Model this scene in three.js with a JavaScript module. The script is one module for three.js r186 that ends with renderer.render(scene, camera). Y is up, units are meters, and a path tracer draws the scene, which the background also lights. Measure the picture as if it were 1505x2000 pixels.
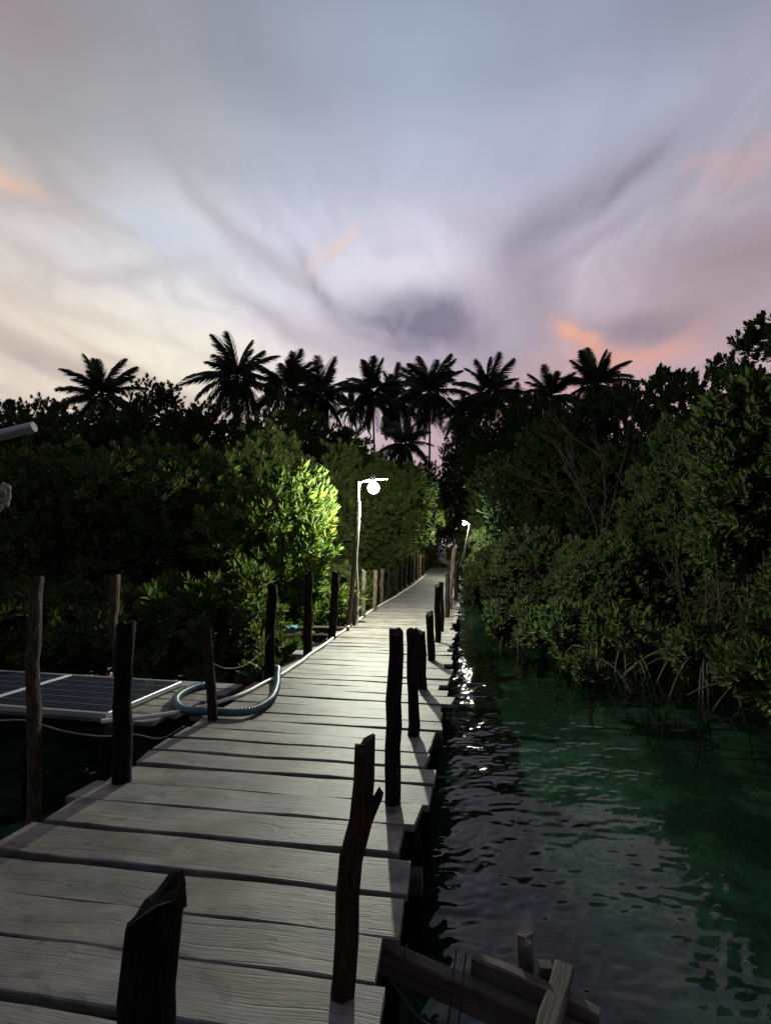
import * as THREE from 'three';
import { mergeGeometries } from 'three/addons/utils/BufferGeometryUtils.js';
import { createNoise2D, createNoise3D } from 'simplex-noise';

// ---------------------------------------------------------------- basics
function rng(seed) {
  let s = (seed * 2654435761) >>> 0 || 1;
  return () => { s = (s + 0x6d2b79f5) | 0; let t = Math.imul(s ^ (s >>> 15), 1 | s); t = (t + Math.imul(t ^ (t >>> 7), 61 | t)) ^ t; return ((t ^ (t >>> 14)) >>> 0) / 4294967296; };
}
const R0 = rng(11);
const n2 = createNoise2D(rng(5)), n3 = createNoise3D(rng(6));
const { lerp, clamp, smoothstep, degToRad } = THREE.MathUtils;
const V = (x, y, z) => new THREE.Vector3(x, y, z);
const fbm2 = (x, y, o = 4) => { let s = 0, a = 0.5; for (let i = 0; i < o; i++) { s += a * n2(x, y); x = x * 2.03 + 7.1; y = y * 2.03 + 3.7; a *= 0.5; } return s; };
const fbm3 = (x, y, z, o = 4) => { let s = 0, a = 0.5; for (let i = 0; i < o; i++) { s += a * n3(x, y, z); x = x * 2.03 + 7.1; y = y * 2.03 + 3.7; z = z * 2.03 + 1.3; a *= 0.5; } return s; };
const lin = (c) => c.map((v) => { v /= 255; return v <= 0.04045 ? v / 12.92 : ((v + 0.055) / 1.055) ** 2.4; });

// ---------------------------------------------------------------- camera, sky, sun, exposure
const WATER = 0, DECK = 0.9;
const scene = new THREE.Scene();
const camera = new THREE.PerspectiveCamera(90, 770 / 1024, 0.05, 1500);
camera.position.set(0, 2.45, 0);
camera.rotation.set(degToRad(4.06), 0, 0);
scene.add(camera);

const renderer = new THREE.WebGLRenderer({ antialias: true });
renderer.toneMapping = THREE.LinearToneMapping;
renderer.toneMappingExposure = 1.0;
renderer.shadowMap.enabled = true;

// Dusk sky: thin high cloud over a pale afterglow; azimuth 0 is -z, positive to the right, degrees.
function skyTexture() {
  const W = 2048, H = 1024, data = new Float32Array(W * H * 4);
  const els = [0, 8, 14, 20, 26, 32, 38, 45, 52, 65, 90];
  const azs = [-180, -100, -38, -22, -8, 4, 18, 37, 100, 180];
  const G = [ // rows by elevation, columns by azimuth
    [[96, 90, 106], [134, 122, 130], [214, 186, 168], [226, 206, 192], [205, 180, 184], [190, 158, 168], [200, 160, 164], [178, 152, 158], [140, 122, 136]],
    [[96, 90, 106], [134, 124, 134], [212, 188, 174], [230, 214, 202], [208, 186, 192], [192, 164, 174], [204, 164, 168], [184, 158, 164], [140, 124, 138]],
    [[94, 90, 106], [132, 126, 136], [212, 196, 186], [240, 230, 216], [216, 198, 206], [192, 172, 188], [200, 168, 176], [188, 164, 170], [138, 124, 140]],
    [[92, 90, 106], [130, 126, 138], [214, 203, 196], [240, 234, 224], [228, 216, 224], [214, 201, 217], [198, 174, 184], [186, 166, 174], [136, 126, 142]],
    [[90, 90, 106], [126, 125, 138], [206, 198, 196], [226, 224, 226], [228, 224, 238], [230, 222, 238], [200, 186, 200], [182, 166, 178], [132, 126, 142]],
    [[88, 89, 106], [122, 122, 134], [184, 178, 178], [206, 206, 212], [212, 212, 230], [214, 212, 230], [190, 186, 206], [176, 170, 184], [130, 126, 142]],
    [[86, 89, 105], [117, 119, 131], [164, 162, 164], [184, 186, 194], [186, 190, 210], [186, 192, 212], [178, 182, 204], [168, 168, 186], [126, 126, 142]],
    [[86, 90, 106], [112, 115, 128], [150, 149, 153], [160, 162, 173], [164, 172, 190], [162, 174, 194], [156, 163, 184], [146, 148, 166], [122, 124, 140]],
    [[87, 92, 108], [108, 112, 126], [134, 134, 142], [140, 143, 156], [144, 154, 172], [146, 158, 176], [142, 149, 170], [136, 138, 156], [118, 121, 138]],
    [[90, 96, 112], [103, 108, 123], [118, 121, 134], [122, 127, 142], [124, 131, 148], [124, 132, 150], [122, 129, 147], [118, 123, 140], [112, 117, 134]],
    [[98, 105, 122], [98, 105, 122], [98, 105, 122], [98, 105, 122], [98, 105, 122], [98, 105, 122], [98, 105, 122], [98, 105, 122], [98, 105, 122]],
  ].map((row) => [...row, row[0]].map(lin));
  const F = [ // az, el, radius along, radius across, turn, colour, strength
    [-25, 17, 17, 6, 0, [248, 236, 214], 0.55], [2, 28.4, 7, 1.7, 6, [240, 232, 244], 0.85], [-13, 29.3, 9, 2.6, -22, [222, 222, 238], 0.5],
    [-25, 30.2, 4.5, 1.5, -20, [206, 214, 232], 0.6], [14.4, 22.6, 2.2, 2.2, 20, [196, 198, 216], 0.6], [-31, 26.6, 7, 1.3, -14, [228, 226, 232], 0.4],
    [4.6, 24.0, 7.6, 3.2, -4, [132, 126, 147], 1.1], [9.5, 22.6, 5, 1.8, -28, [142, 134, 152], 0.6], [8, 19, 9, 1.6, -6, [162, 146, 162], 0.5],
    [17.2, 25.4, 4.4, 2.4, 78, [148, 140, 156], 0.65], [15.6, 30, 4.6, 2.1, 66, [156, 148, 164], 0.55], [19.5, 32.6, 8.5, 1.9, 24, [150, 143, 160], 0.7],
    [26, 34.2, 3.6, 0.7, 34, [140, 134, 152], 0.7], [24, 30.6, 6.5, 0.8, 26, [156, 144, 160], 0.4], [11, 33, 4, 1.6, -16, [182, 170, 186], 0.4],
    [-7.6, 27.9, 4.6, 1.0, -48, [152, 146, 160], 0.7], [-12.5, 29.6, 7, 0.9, -30, [170, 163, 174], 0.55], [-13.6, 25.0, 6.5, 1.0, -24, [168, 158, 166], 0.5], [-8, 23, 6, 1.1, -10, [180, 164, 174], 0.4],
    [-20, 32.6, 8, 0.9, -40, [172, 168, 174], 0.35], [-27, 26.6, 5, 0.8, 22, [176, 172, 174], 0.45], [-33, 17.0, 9, 1.4, -10, [168, 150, 150], 0.6], [-23, 16.6, 9, 0.5, -20, [184, 164, 160], 0.5],
    [-16, 14.2, 9, 1.6, -14, [196, 170, 166], 0.5], [-34, 22, 9, 0.7, -6, [206, 192, 184], 0.4],
    [27.6, 21.4, 5.2, 1.6, -8, [144, 130, 143], 0.85], [22.2, 21.0, 2.8, 0.75, -32, [240, 174, 144], 0.95], [26.2, 18.9, 4.0, 0.9, -4, [228, 164, 146], 0.85], [31, 20.2, 2.2, 0.7, 20, [210, 166, 158], 0.45], [20.6, 22.3, 1.5, 0.5, -20, [246, 184, 150], 0.7],
    [37, 25.6, 9, 3.0, -6, [152, 136, 144], 0.65], [33, 22.8, 9, 2.2, 10, [168, 150, 158], 0.5], [37.0, 33.0, 3.2, 1.3, 14, [200, 166, 170], 0.6], [34.2, 34.0, 1.2, 0.7, 0, [208, 172, 168], 0.45], [31.6, 34.4, 1.0, 0.4, 0, [208, 168, 166], 0.4],
    [-38.4, 31.1, 3.0, 0.75, -10, [230, 194, 174], 0.8], [-5.4, 31.3, 2.6, 0.6, 36, [236, 208, 196], 0.7], [-7.4, 30.4, 2.2, 1.2, 50, [224, 206, 208], 0.5], [18, 15, 12, 3.0, 4, [212, 166, 168], 0.45], [-39, 42, 4, 3, 20, [158, 132, 140], 0.5],
    [-29, 41, 7, 4, -40, [150, 146, 146], 0.4], [-16, 45, 9, 4, -30, [134, 138, 150], 0.4],
  ].map(([az, el, a, b, t, c, s]) => ({ az, el, a, b, co: Math.cos(degToRad(t)), si: Math.sin(degToRad(t)), c: lin(c), s }));
  const seek = (list, v) => { let i = 0; while (i < list.length - 2 && v > list[i + 1]) i++; const t = clamp((v - list[i]) / (list[i + 1] - list[i]), 0, 1); return [i, t * t * (3 - 2 * t)]; };
  const low = lin([60, 60, 68]);
  for (let row = 0; row < H; row++) {
    const up = ((row + 0.5) / H - 0.5) * Math.PI, el0 = (up * 180) / Math.PI, y = Math.sin(up), cu = Math.cos(up);
    for (let col = 0; col < W; col++) {
      const o = (row * W + col) * 4;
      data[o + 3] = 1;
      if (el0 < -1.5) { data[o] = low[0]; data[o + 1] = low[1]; data[o + 2] = low[2]; continue; }
      const r = ((col + 0.5) / W - 0.5) * 2 * Math.PI, x = Math.cos(r) * cu, z = Math.sin(r) * cu;
      let az = (Math.atan2(x, -z) * 180) / Math.PI;
      const k = 1 / (Math.max(y, 0) + 0.16), px = x * k, pz = z * k; // where the line of sight meets the cloud sheet
      const w1 = fbm2(px * 0.9 + 3, pz * 0.55 + 9, 4), w2 = fbm2(px * 0.9 - 11, pz * 0.55 + 2, 4);
      const f1 = fbm2(px * 4 + 31, pz * 3 + 9, 4), f2 = fbm2(px * 4 - 17, pz * 3 - 4, 4);
      const azw = az + 2.6 * w1 + 0.9 * f1, elw = el0 + 1.4 * w2 + 0.45 * f2;
      const [i, s] = seek(els, clamp(el0 + 1.2 * w2, 0, 90)), [j, t] = seek(azs, az);
      const streak = fbm2(px * 2.0 + pz * 0.7 + 2 * w2, pz * 0.8 + w1, 5), fine = fbm2(px * 7 + pz * 2 + 3 * w1, pz * 1.7 + 2 * w2, 4);
      const c = [0, 0, 0];
      for (let q = 0; q < 3; q++) c[q] = lerp(lerp(G[i][j][q], G[i][j + 1][q], t), lerp(G[i + 1][j][q], G[i + 1][j + 1][q], t), s);
      const calm = 1 - 0.85 * smoothstep(el0, 27, 45), shade = 1 + calm * (0.13 * streak + 0.13 * fine);
      c[0] *= shade * (1 + 0.03 * w1); c[1] *= shade; c[2] *= shade * (1 - 0.03 * w1);
      for (const f of F) {
        const dx = (azw - f.az) * Math.cos(degToRad(f.el)), dy = elw - f.el, a = (dx * f.co + dy * f.si) / f.a, b = (-dx * f.si + dy * f.co) / f.b, d = a * a + b * b;
        if (d > 7) continue;
        const m = clamp(Math.exp(-d * 0.9) * f.s * (1 + 0.4 * fine + 0.3 * streak), 0, 1);
        for (let q = 0; q < 3; q++) c[q] = lerp(c[q], f.c[q], m);
      }
      data[o] = c[0]; data[o + 1] = c[1]; data[o + 2] = c[2];
    }
  }
  const t = new THREE.DataTexture(data, W, H, THREE.RGBAFormat, THREE.FloatType);
  t.mapping = THREE.EquirectangularReflectionMapping; t.magFilter = THREE.LinearFilter; t.minFilter = THREE.LinearFilter; t.needsUpdate = true;
  return t;
}
const skyMap = skyTexture();
scene.background = skyMap;
scene.environment = skyMap;

const sun = new THREE.DirectionalLight(0xffd2b0, 0.12); // afterglow just above the tree line, left of the view
sun.position.set(-45, 14, -90); sun.target.position.set(0, 0, 0);
sun.castShadow = true; sun.shadow.radius = 30;
Object.assign(sun.shadow.camera, { left: -60, right: 60, top: 60, bottom: -60, near: 1, far: 250 });
scene.add(sun, sun.target);

// ---------------------------------------------------------------- object helpers
const used = new Map();
function numbered(name) { const n = used.get(name) ?? 0; used.set(name, n + 1); return n ? `${name}_${String(n).padStart(3, '0')}` : name; }
function shadows(o) { o.castShadow = true; o.receiveShadow = true; return o; }
function part(name, geometry, material, parent) { const m = shadows(new THREE.Mesh(geometry, material)); m.name = name; parent.add(m); return m; }
function tag(o, label, category, group, kind) { if (label) o.userData.label = label; if (category) o.userData.category = category; if (group) o.userData.group = group; if (kind) o.userData.kind = kind; return o; }
function thing(name, label, category, pos, group) { const g = new THREE.Group(); g.name = numbered(name); g.position.set(...pos); tag(g, label, category, group); scene.add(g); return g; }
function structure(name, geometry, material) { const m = part(name, geometry, material, scene); m.userData.kind = 'structure'; return m; }

// A tube through points with a radius at each, uneven section, closed ends.
function tube(pts, radii, o = {}) {
  const { sides = 8, rough = 0, seed = 1, slant = null, flat = 1, capRise = 0, uv = 1 } = o;
  const n = pts.length, pos = [], uvs = [], idx = [], T = [];
  for (let i = 0; i < n; i++) T.push(pts[Math.min(i + 1, n - 1)].clone().sub(pts[Math.max(i - 1, 0)]).normalize());
  let N = Math.abs(T[0].y) > 0.9 ? V(1, 0, 0) : V(0, 1, 0);
  let len = 0;
  for (let i = 0; i < n; i++) {
    N.sub(T[i].clone().multiplyScalar(N.dot(T[i]))).normalize();
    const Bn = T[i].clone().cross(N);
    if (i) len += pts[i].distanceTo(pts[i - 1]);
    const r = Array.isArray(radii) ? radii[i] : radii;
    for (let j = 0; j <= sides; j++) {
      const a = ((j % sides) / sides) * Math.PI * 2, cs = Math.cos(a), sn = Math.sin(a) * flat;
      const rr = r * (1 + rough * (0.9 * n3(cs * 1.3 + seed * 3.1, sn * 1.3, len * 2.2 + seed) + 0.5 * n3(cs * 3 + seed, sn * 3, len * 9)));
      const p = pts[i].clone().addScaledVector(N, cs * rr).addScaledVector(Bn, sn * rr);
      if (slant && i === n - 1) p.addScaledVector(T[i], (cs * slant[0] + sn * slant[1]) * r + (slant[2] ?? 0) * r * n2(a * 1.7, seed) + (slant[3] ? Math.min(0, cs - 0.1) * slant[3] * r : 0));
      pos.push(p.x, p.y, p.z); uvs.push((j / sides) * r * 6.28 * uv, len * uv);
    }
  }
  const w = sides + 1;
  for (let i = 0; i < n - 1; i++) for (let j = 0; j < sides; j++) { const a = i * w + j, b = a + w; idx.push(a, a + 1, b, a + 1, b + 1, b); }
  const g0 = new THREE.BufferGeometry();
  g0.setAttribute('position', new THREE.Float32BufferAttribute(pos, 3)); g0.setAttribute('uv', new THREE.Float32BufferAttribute(uvs, 2)); g0.setIndex(idx); g0.computeVertexNormals();
  const nn = g0.attributes.normal;
  for (let i = 0; i < n; i++) { const a = i * w, b = a + sides, q = V(nn.getX(a) + nn.getX(b), nn.getY(a) + nn.getY(b), nn.getZ(a) + nn.getZ(b)).normalize(); nn.setXYZ(a, q.x, q.y, q.z); nn.setXYZ(b, q.x, q.y, q.z); }
  const caps = [g0];
  for (const [i, flip] of [[0, true], [n - 1, false]]) {
    const cp = [], cuv = [], ci = [], c = V(0, 0, 0);
    for (let j = 0; j < sides; j++) { const k = (i * w + j) * 3; c.add(V(pos[k], pos[k + 1], pos[k + 2]).multiplyScalar(1 / sides)); }
    if (i) c.addScaledVector(T[i], capRise);
    cp.push(c.x, c.y, c.z); cuv.push(0.02, 0.02);
    for (let j = 0; j < sides; j++) { const k = (i * w + j) * 3; cp.push(pos[k], pos[k + 1], pos[k + 2]); cuv.push(0.02 + 0.02 * Math.cos(j), 0.02 + 0.02 * Math.sin(j)); }
    for (let j = 0; j < sides; j++) { const a = 1 + j, b = 1 + ((j + 1) % sides); flip ? ci.push(0, b, a) : ci.push(0, a, b); }
    let g = new THREE.BufferGeometry();
    g.setAttribute('position', new THREE.Float32BufferAttribute(cp, 3)); g.setAttribute('uv', new THREE.Float32BufferAttribute(cuv, 2)); g.setIndex(ci);
    g = g.toNonIndexed(); g.computeVertexNormals(); g.setIndex([...Array(g.attributes.position.count).keys()]); caps.push(g);
  }
  return mergeGeometries(caps);
}
function smoothPath(list, n) { return new THREE.CatmullRomCurve3(list.map((p) => V(...p))).getSpacedPoints(n); }
// A sawn timber: rounded-edge rectangle swept from a to b.
function timber(a, b, w, h, o = {}) {
  const { seed = 1, wob = 0.004, seg = 6, up = V(0, 1, 0), cut = [0, 0] } = o;
  const A = V(...a), Bv = V(...b), d = Bv.clone().sub(A), L = d.length(); d.normalize();
  const S = d.clone().cross(up).normalize(), U = S.clone().cross(d), c = Math.min(w, h) * 0.12;
  const prof = [[-w / 2 + c, h / 2], [w / 2 - c, h / 2], [w / 2, h / 2 - c], [w / 2, -h / 2 + c], [w / 2 - c, -h / 2], [-w / 2 + c, -h / 2], [-w / 2, -h / 2 + c], [-w / 2, h / 2 - c]];
  const geos = [], ring = [];
  for (let i = 0; i <= seg; i++) {
    const t = i / seg, q = n2(seed * 7.7, t * L * 1.3) * wob, u = n2(seed * 3.3 + 50, t * L * 1.1) * wob;
    ring.push(prof.map(([x, y]) => { const e = (i === 0 ? -1 : i === seg ? 1 : 0) * (x / w) * (i === 0 ? cut[0] : cut[1]); return A.clone().addScaledVector(d, t * L + e).addScaledVector(S, x + q + n2(seed + x * 90, t * L * 4) * wob * 0.7).addScaledVector(U, y + u); }));
  }
  const pos = [], uvs = [];
  const tri = (p, q, r, a1, b1, c1) => { for (const v of [p, q, r]) pos.push(v.x, v.y, v.z); for (const v of [a1, b1, c1]) uvs.push(v[0], v[1]); };
  const ou = (seed * 0.7317) % 3, ov = (seed * 0.4127) % 2;
  const per = [0]; for (let j = 0; j < 8; j++) { const p = prof[j], q = prof[(j + 1) % 8]; per.push(per[j] + Math.hypot(p[0] - q[0], p[1] - q[1])); }
  for (let i = 0; i < seg; i++) for (let j = 0; j < 8; j++) {
    const k = (j + 1) % 8, u0 = ou + (i / seg) * L, u1 = ou + ((i + 1) / seg) * L, v0 = ov + per[j], v1 = ov + per[j + 1];
    tri(ring[i][j], ring[i + 1][j], ring[i][k], [u0, v0], [u1, v0], [u0, v1]); tri(ring[i][k], ring[i + 1][j], ring[i + 1][k], [u0, v1], [u1, v0], [u1, v1]);
  }
  for (const [i, f] of [[0, 1], [seg, 0]]) for (let j = 1; j < 7; j++) { const P = [ring[i][0], ring[i][j], ring[i][j + 1]]; if (f) P.reverse(); tri(...P, [ou, ov], [ou + 0.04, ov], [ou, ov + 0.03]); }
  const g = new THREE.BufferGeometry();
  g.setAttribute('position', new THREE.Float32BufferAttribute(pos, 3)); g.setAttribute('uv', new THREE.Float32BufferAttribute(uvs, 2));
  // flip the winding if it faces inwards
  const n = pos.length / 9; let vol = 0; const mid = A.clone().add(Bv).multiplyScalar(0.5), p0 = V(), p1 = V(), p2 = V();
  for (let i = 0; i < n; i++) { p0.fromArray(pos, i * 9).sub(mid); p1.fromArray(pos, i * 9 + 3).sub(mid); p2.fromArray(pos, i * 9 + 6).sub(mid); vol += p0.dot(p1.cross(p2)); }
  g.setIndex([...Array(n * 3).keys()].map((i) => (vol < 0 ? (i % 3 === 1 ? i + 1 : i % 3 === 2 ? i - 1 : i) : i)));
  g.computeVertexNormals();
  return g;
}

// ---------------------------------------------------------------- materials
function tex(w, h, fill, srgb) {
  const d = new Uint8Array(w * h * 4);
  for (let y = 0, o = 0; y < h; y++) for (let x = 0; x < w; x++, o += 4) { const c = fill(x, y); d[o] = clamp(c[0], 0, 255); d[o + 1] = clamp(c[1] ?? c[0], 0, 255); d[o + 2] = clamp(c[2] ?? c[0], 0, 255); d[o + 3] = 255; }
  const t = new THREE.DataTexture(d, w, h); t.wrapS = t.wrapT = THREE.RepeatWrapping; t.magFilter = THREE.LinearFilter; t.minFilter = THREE.LinearMipmapLinearFilter; t.generateMipmaps = true;
  if (srgb) t.colorSpace = THREE.SRGBColorSpace; t.needsUpdate = true; return t;
}
// Weathered board: u along the grain. Tile 3.2 m x 1.6 m.
function boardMaps() {
  const W = 1600, H = 800, h = new Float32Array(W * H), tone = new Float32Array(W * H);
  const knots = []; const r = rng(71); for (let i = 0; i < 46; i++) knots.push([r() * W, r() * H, 5 + r() * 9]);
  for (let y = 0; y < H; y++) for (let x = 0; x < W; x++) {
    let u = x / 500, v = y / 500, pull = 0, kn = 0;
    for (const [kx, ky, kr] of knots) { const dx = (x - kx) / (kr * 5), dy = (y - ky) / (kr * 1.8), d = dx * dx + dy * dy; if (d < 6) { pull += (dy > 0 ? 1 : -1) * Math.exp(-d) * 0.02; const e = Math.hypot((x - kx) / kr, (y - ky) / (kr * 0.7)); kn = Math.max(kn, smoothstep(1.25 - e, 0, 0.6)); } }
    const warp = 0.018 * n2(u * 1.1, v * 2.2) + pull;
    const g1 = n2(u * 0.9 + 4, (v + warp) * 34), g2 = n2(u * 2.2, (v + warp) * 95 + 7), g3 = n2(u * 7, v * 210);
    const crack = smoothstep(n2(u * 0.7 + 20, (v + warp) * 55 + 3) - 0.62, 0, 0.18);
    const stain = fbm2(u * 1.6 + 8, v * 3.2, 4), blot = smoothstep(fbm2(u * 3.1 + 60, v * 5.5 + 12, 4) - 0.28, 0, 0.25), speck = smoothstep(n2(u * 60, v * 75) - 0.82, 0, 0.12);
    const i = y * W + x;
    h[i] = 0.6 + 0.06 * g1 + 0.09 * g2 + 0.1 * g3 - 0.3 * crack - 0.15 * kn;
    tone[i] = 1 + 0.04 * g1 + 0.05 * g2 + 0.07 * g3 + 0.34 * stain - 0.2 * crack - 0.2 * blot - 0.22 * kn - 0.35 * speck;
  }
  const color = tex(W, H, (x, y) => { const t = clamp(tone[y * W + x], 0.22, 1.5), s = n2(x / 700 + 9, y / 300); return [108 * t + 4 * s, 104 * t, 98 * t - 4 * s]; }, true);
  const bump = tex(W, H, (x, y) => [255 * clamp(h[y * W + x], 0, 1)]);
  for (const t of [color, bump]) t.repeat.set(1 / 3.2, 1 / 1.6);
  return { color, bump };
}
const board = boardMaps();
const mBoards = [[1, 1, 1], [0.86, 0.85, 0.84], [0.95, 0.94, 0.95], [0.78, 0.77, 0.75], [1.06, 1.05, 1.02]].map((c) => new THREE.MeshStandardMaterial({ map: board.color, bumpMap: board.bump, bumpScale: 0.003, roughness: 0.6, color: new THREE.Color().setRGB(...c) }));
const mBeam = new THREE.MeshStandardMaterial({ map: board.color, bumpMap: board.bump, bumpScale: 0.006, roughness: 0.85, color: new THREE.Color().setRGB(0.55, 0.5, 0.45) });
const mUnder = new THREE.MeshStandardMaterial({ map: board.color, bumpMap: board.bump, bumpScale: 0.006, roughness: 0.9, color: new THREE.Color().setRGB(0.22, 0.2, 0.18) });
// Round timber: u round the pole, v along it. Tile 0.6 m x 1.2 m.
const barkH = new Float32Array(512 * 1024);
for (let y = 0; y < 1024; y++) for (let x = 0; x < 512; x++) { const u = x / 512, v = y / 1024, w = 0.018 * n2(u * 3, v * 3); barkH[y * 512 + x] = 0.5 + 0.3 * n2((u + w) * 22, v * 4) + 0.22 * n2((u + w) * 60, v * 11) + 0.14 * n2(u * 120, v * 40) - 0.35 * smoothstep(n2((u + w) * 15 + 8, v * 2.5) - 0.55, 0, 0.2); }
const barkBump = tex(512, 1024, (x, y) => [255 * clamp(barkH[y * 512 + x], 0, 1)]);
const barkColor = tex(512, 1024, (x, y) => { const t = 0.55 + 0.75 * barkH[y * 512 + x] + 0.2 * fbm2(x / 150, y / 200, 3); return [150 * t, 140 * t, 128 * t]; }, true);
for (const t of [barkBump, barkColor]) t.repeat.set(1 / 0.6, 1 / 1.2);
const wood = (r, g, b, rough = 0.9) => new THREE.MeshPhysicalMaterial({ specularIntensity: 0.25, map: barkColor, bumpMap: barkBump, bumpScale: 0.008, roughness: rough, color: new THREE.Color().setRGB(r, g, b) });
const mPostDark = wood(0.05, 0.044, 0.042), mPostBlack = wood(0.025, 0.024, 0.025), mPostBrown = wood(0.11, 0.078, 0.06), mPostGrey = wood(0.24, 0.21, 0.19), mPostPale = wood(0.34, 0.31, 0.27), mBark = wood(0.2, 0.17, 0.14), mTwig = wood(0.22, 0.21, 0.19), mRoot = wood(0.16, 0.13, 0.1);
const mLeaf = new THREE.MeshPhysicalMaterial({ color: new THREE.Color().setRGB(0.054, 0.088, 0.012), roughness: 0.95, specularIntensity: 0.5, transmission: 0.32, thickness: 0, clearcoat: 0.1, clearcoatRoughness: 0.25, side: THREE.DoubleSide });
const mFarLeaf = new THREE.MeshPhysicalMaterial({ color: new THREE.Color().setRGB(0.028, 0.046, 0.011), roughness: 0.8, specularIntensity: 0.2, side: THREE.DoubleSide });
const mFrond = new THREE.MeshStandardMaterial({ color: new THREE.Color().setRGB(0.03, 0.038, 0.014), roughness: 0.7, side: THREE.DoubleSide });
const mMetal = new THREE.MeshStandardMaterial({ color: new THREE.Color().setRGB(0.4, 0.41, 0.42), roughness: 0.45, metalness: 0.85 });
const mWhitePipe = new THREE.MeshStandardMaterial({ color: new THREE.Color().setRGB(0.62, 0.6, 0.54), roughness: 0.5 });
const mHose = new THREE.MeshStandardMaterial({ color: new THREE.Color().setRGB(0.035, 0.085, 0.105), roughness: 0.42 });
const mRope = new THREE.MeshStandardMaterial({ color: new THREE.Color().setRGB(0.2, 0.18, 0.15), roughness: 0.95 });
const mWire = new THREE.MeshStandardMaterial({ color: new THREE.Color().setRGB(0.025, 0.025, 0.028), roughness: 0.5 });
const mBlueCloth = new THREE.MeshStandardMaterial({ color: new THREE.Color().setRGB(0.06, 0.2, 0.26), roughness: 0.85, side: THREE.DoubleSide });
const mBulb = new THREE.MeshStandardMaterial({ color: 0xffffff, emissive: new THREE.Color().setRGB(1, 1, 0.94), emissiveIntensity: 14, roughness: 0.3 });
const mSocket = new THREE.MeshStandardMaterial({ color: new THREE.Color().setRGB(0.5, 0.5, 0.48), roughness: 0.5 });

// ---------------------------------------------------------------- ground and water
// Bed of the channel: shallow under the walkway and to its right, rising to mud flats among the trees.
function bed(x, z) {
  const d = Math.max(smoothstep(-x, 7, 13), smoothstep(x - 0.12 * -z, 5.5, 11), smoothstep(-z, 24, 44) * smoothstep(Math.abs(x + 0.11 * z - 1), 1.2, 4), smoothstep(-z, 56, 62));
  return lerp(-0.85, 0.12, d) + 0.1 * fbm2(x * 0.35, z * 0.35, 3) + 0.03 * fbm2(x * 1.7, z * 1.7, 2);
}
{
  const xs = [], zs = [];
  for (let i = -90; i <= 90; i++) xs.push(Math.sign(i) * (Math.abs(i) * 0.25 + Math.pow(Math.abs(i) / 90, 5) * 480));
  for (let i = -150; i <= 60; i++) { const a = Math.abs(i) / 150; zs.push(Math.sign(i) * (Math.abs(i) * 0.25 + Math.pow(a, 5) * 480)); }
  const pos = [], uv = [], idx = [];
  for (const z of zs) for (const x of xs) { pos.push(x, bed(x, z), z); uv.push(x, z); }
  const w = xs.length;
  for (let i = 0; i < zs.length - 1; i++) for (let j = 0; j < w - 1; j++) { const a = i * w + j; idx.push(a, a + w, a + 1, a + 1, a + w, a + w + 1); }
  const g = new THREE.BufferGeometry(); g.setAttribute('position', new THREE.Float32BufferAttribute(pos, 3)); g.setAttribute('uv', new THREE.Float32BufferAttribute(uv, 2)); g.setIndex(idx); g.computeVertexNormals();
  const bedTex = tex(1024, 1024, (x, y) => {
    const u = x / 64, v = y / 64, weed = smoothstep(fbm2(u * 0.33 + 5, v * 0.33 + 2, 5) + 0.1, 0, 0.32), grain = n2(u * 9, v * 9) * 0.6 + n2(u * 21, v * 21) * 0.4, mott = fbm2(u * 1.6 + 40, v * 1.6, 4), stone = smoothstep(n2(u * 3.1 + 70, v * 3.1) - 0.62, 0, 0.15);
    const t = 1 + 0.5 * mott + 0.2 * grain - 0.35 * stone;
    return [lerp(70, 25, weed) * t, lerp(72, 34, weed) * t, lerp(61, 25, weed) * t];
  }, true);
  bedTex.wrapS = bedTex.wrapT = THREE.MirroredRepeatWrapping; bedTex.repeat.set(1 / 16, 1 / 16);
  structure('sea_bed', g, new THREE.MeshStandardMaterial({ map: bedTex, roughness: 0.95 }));
}
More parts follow.
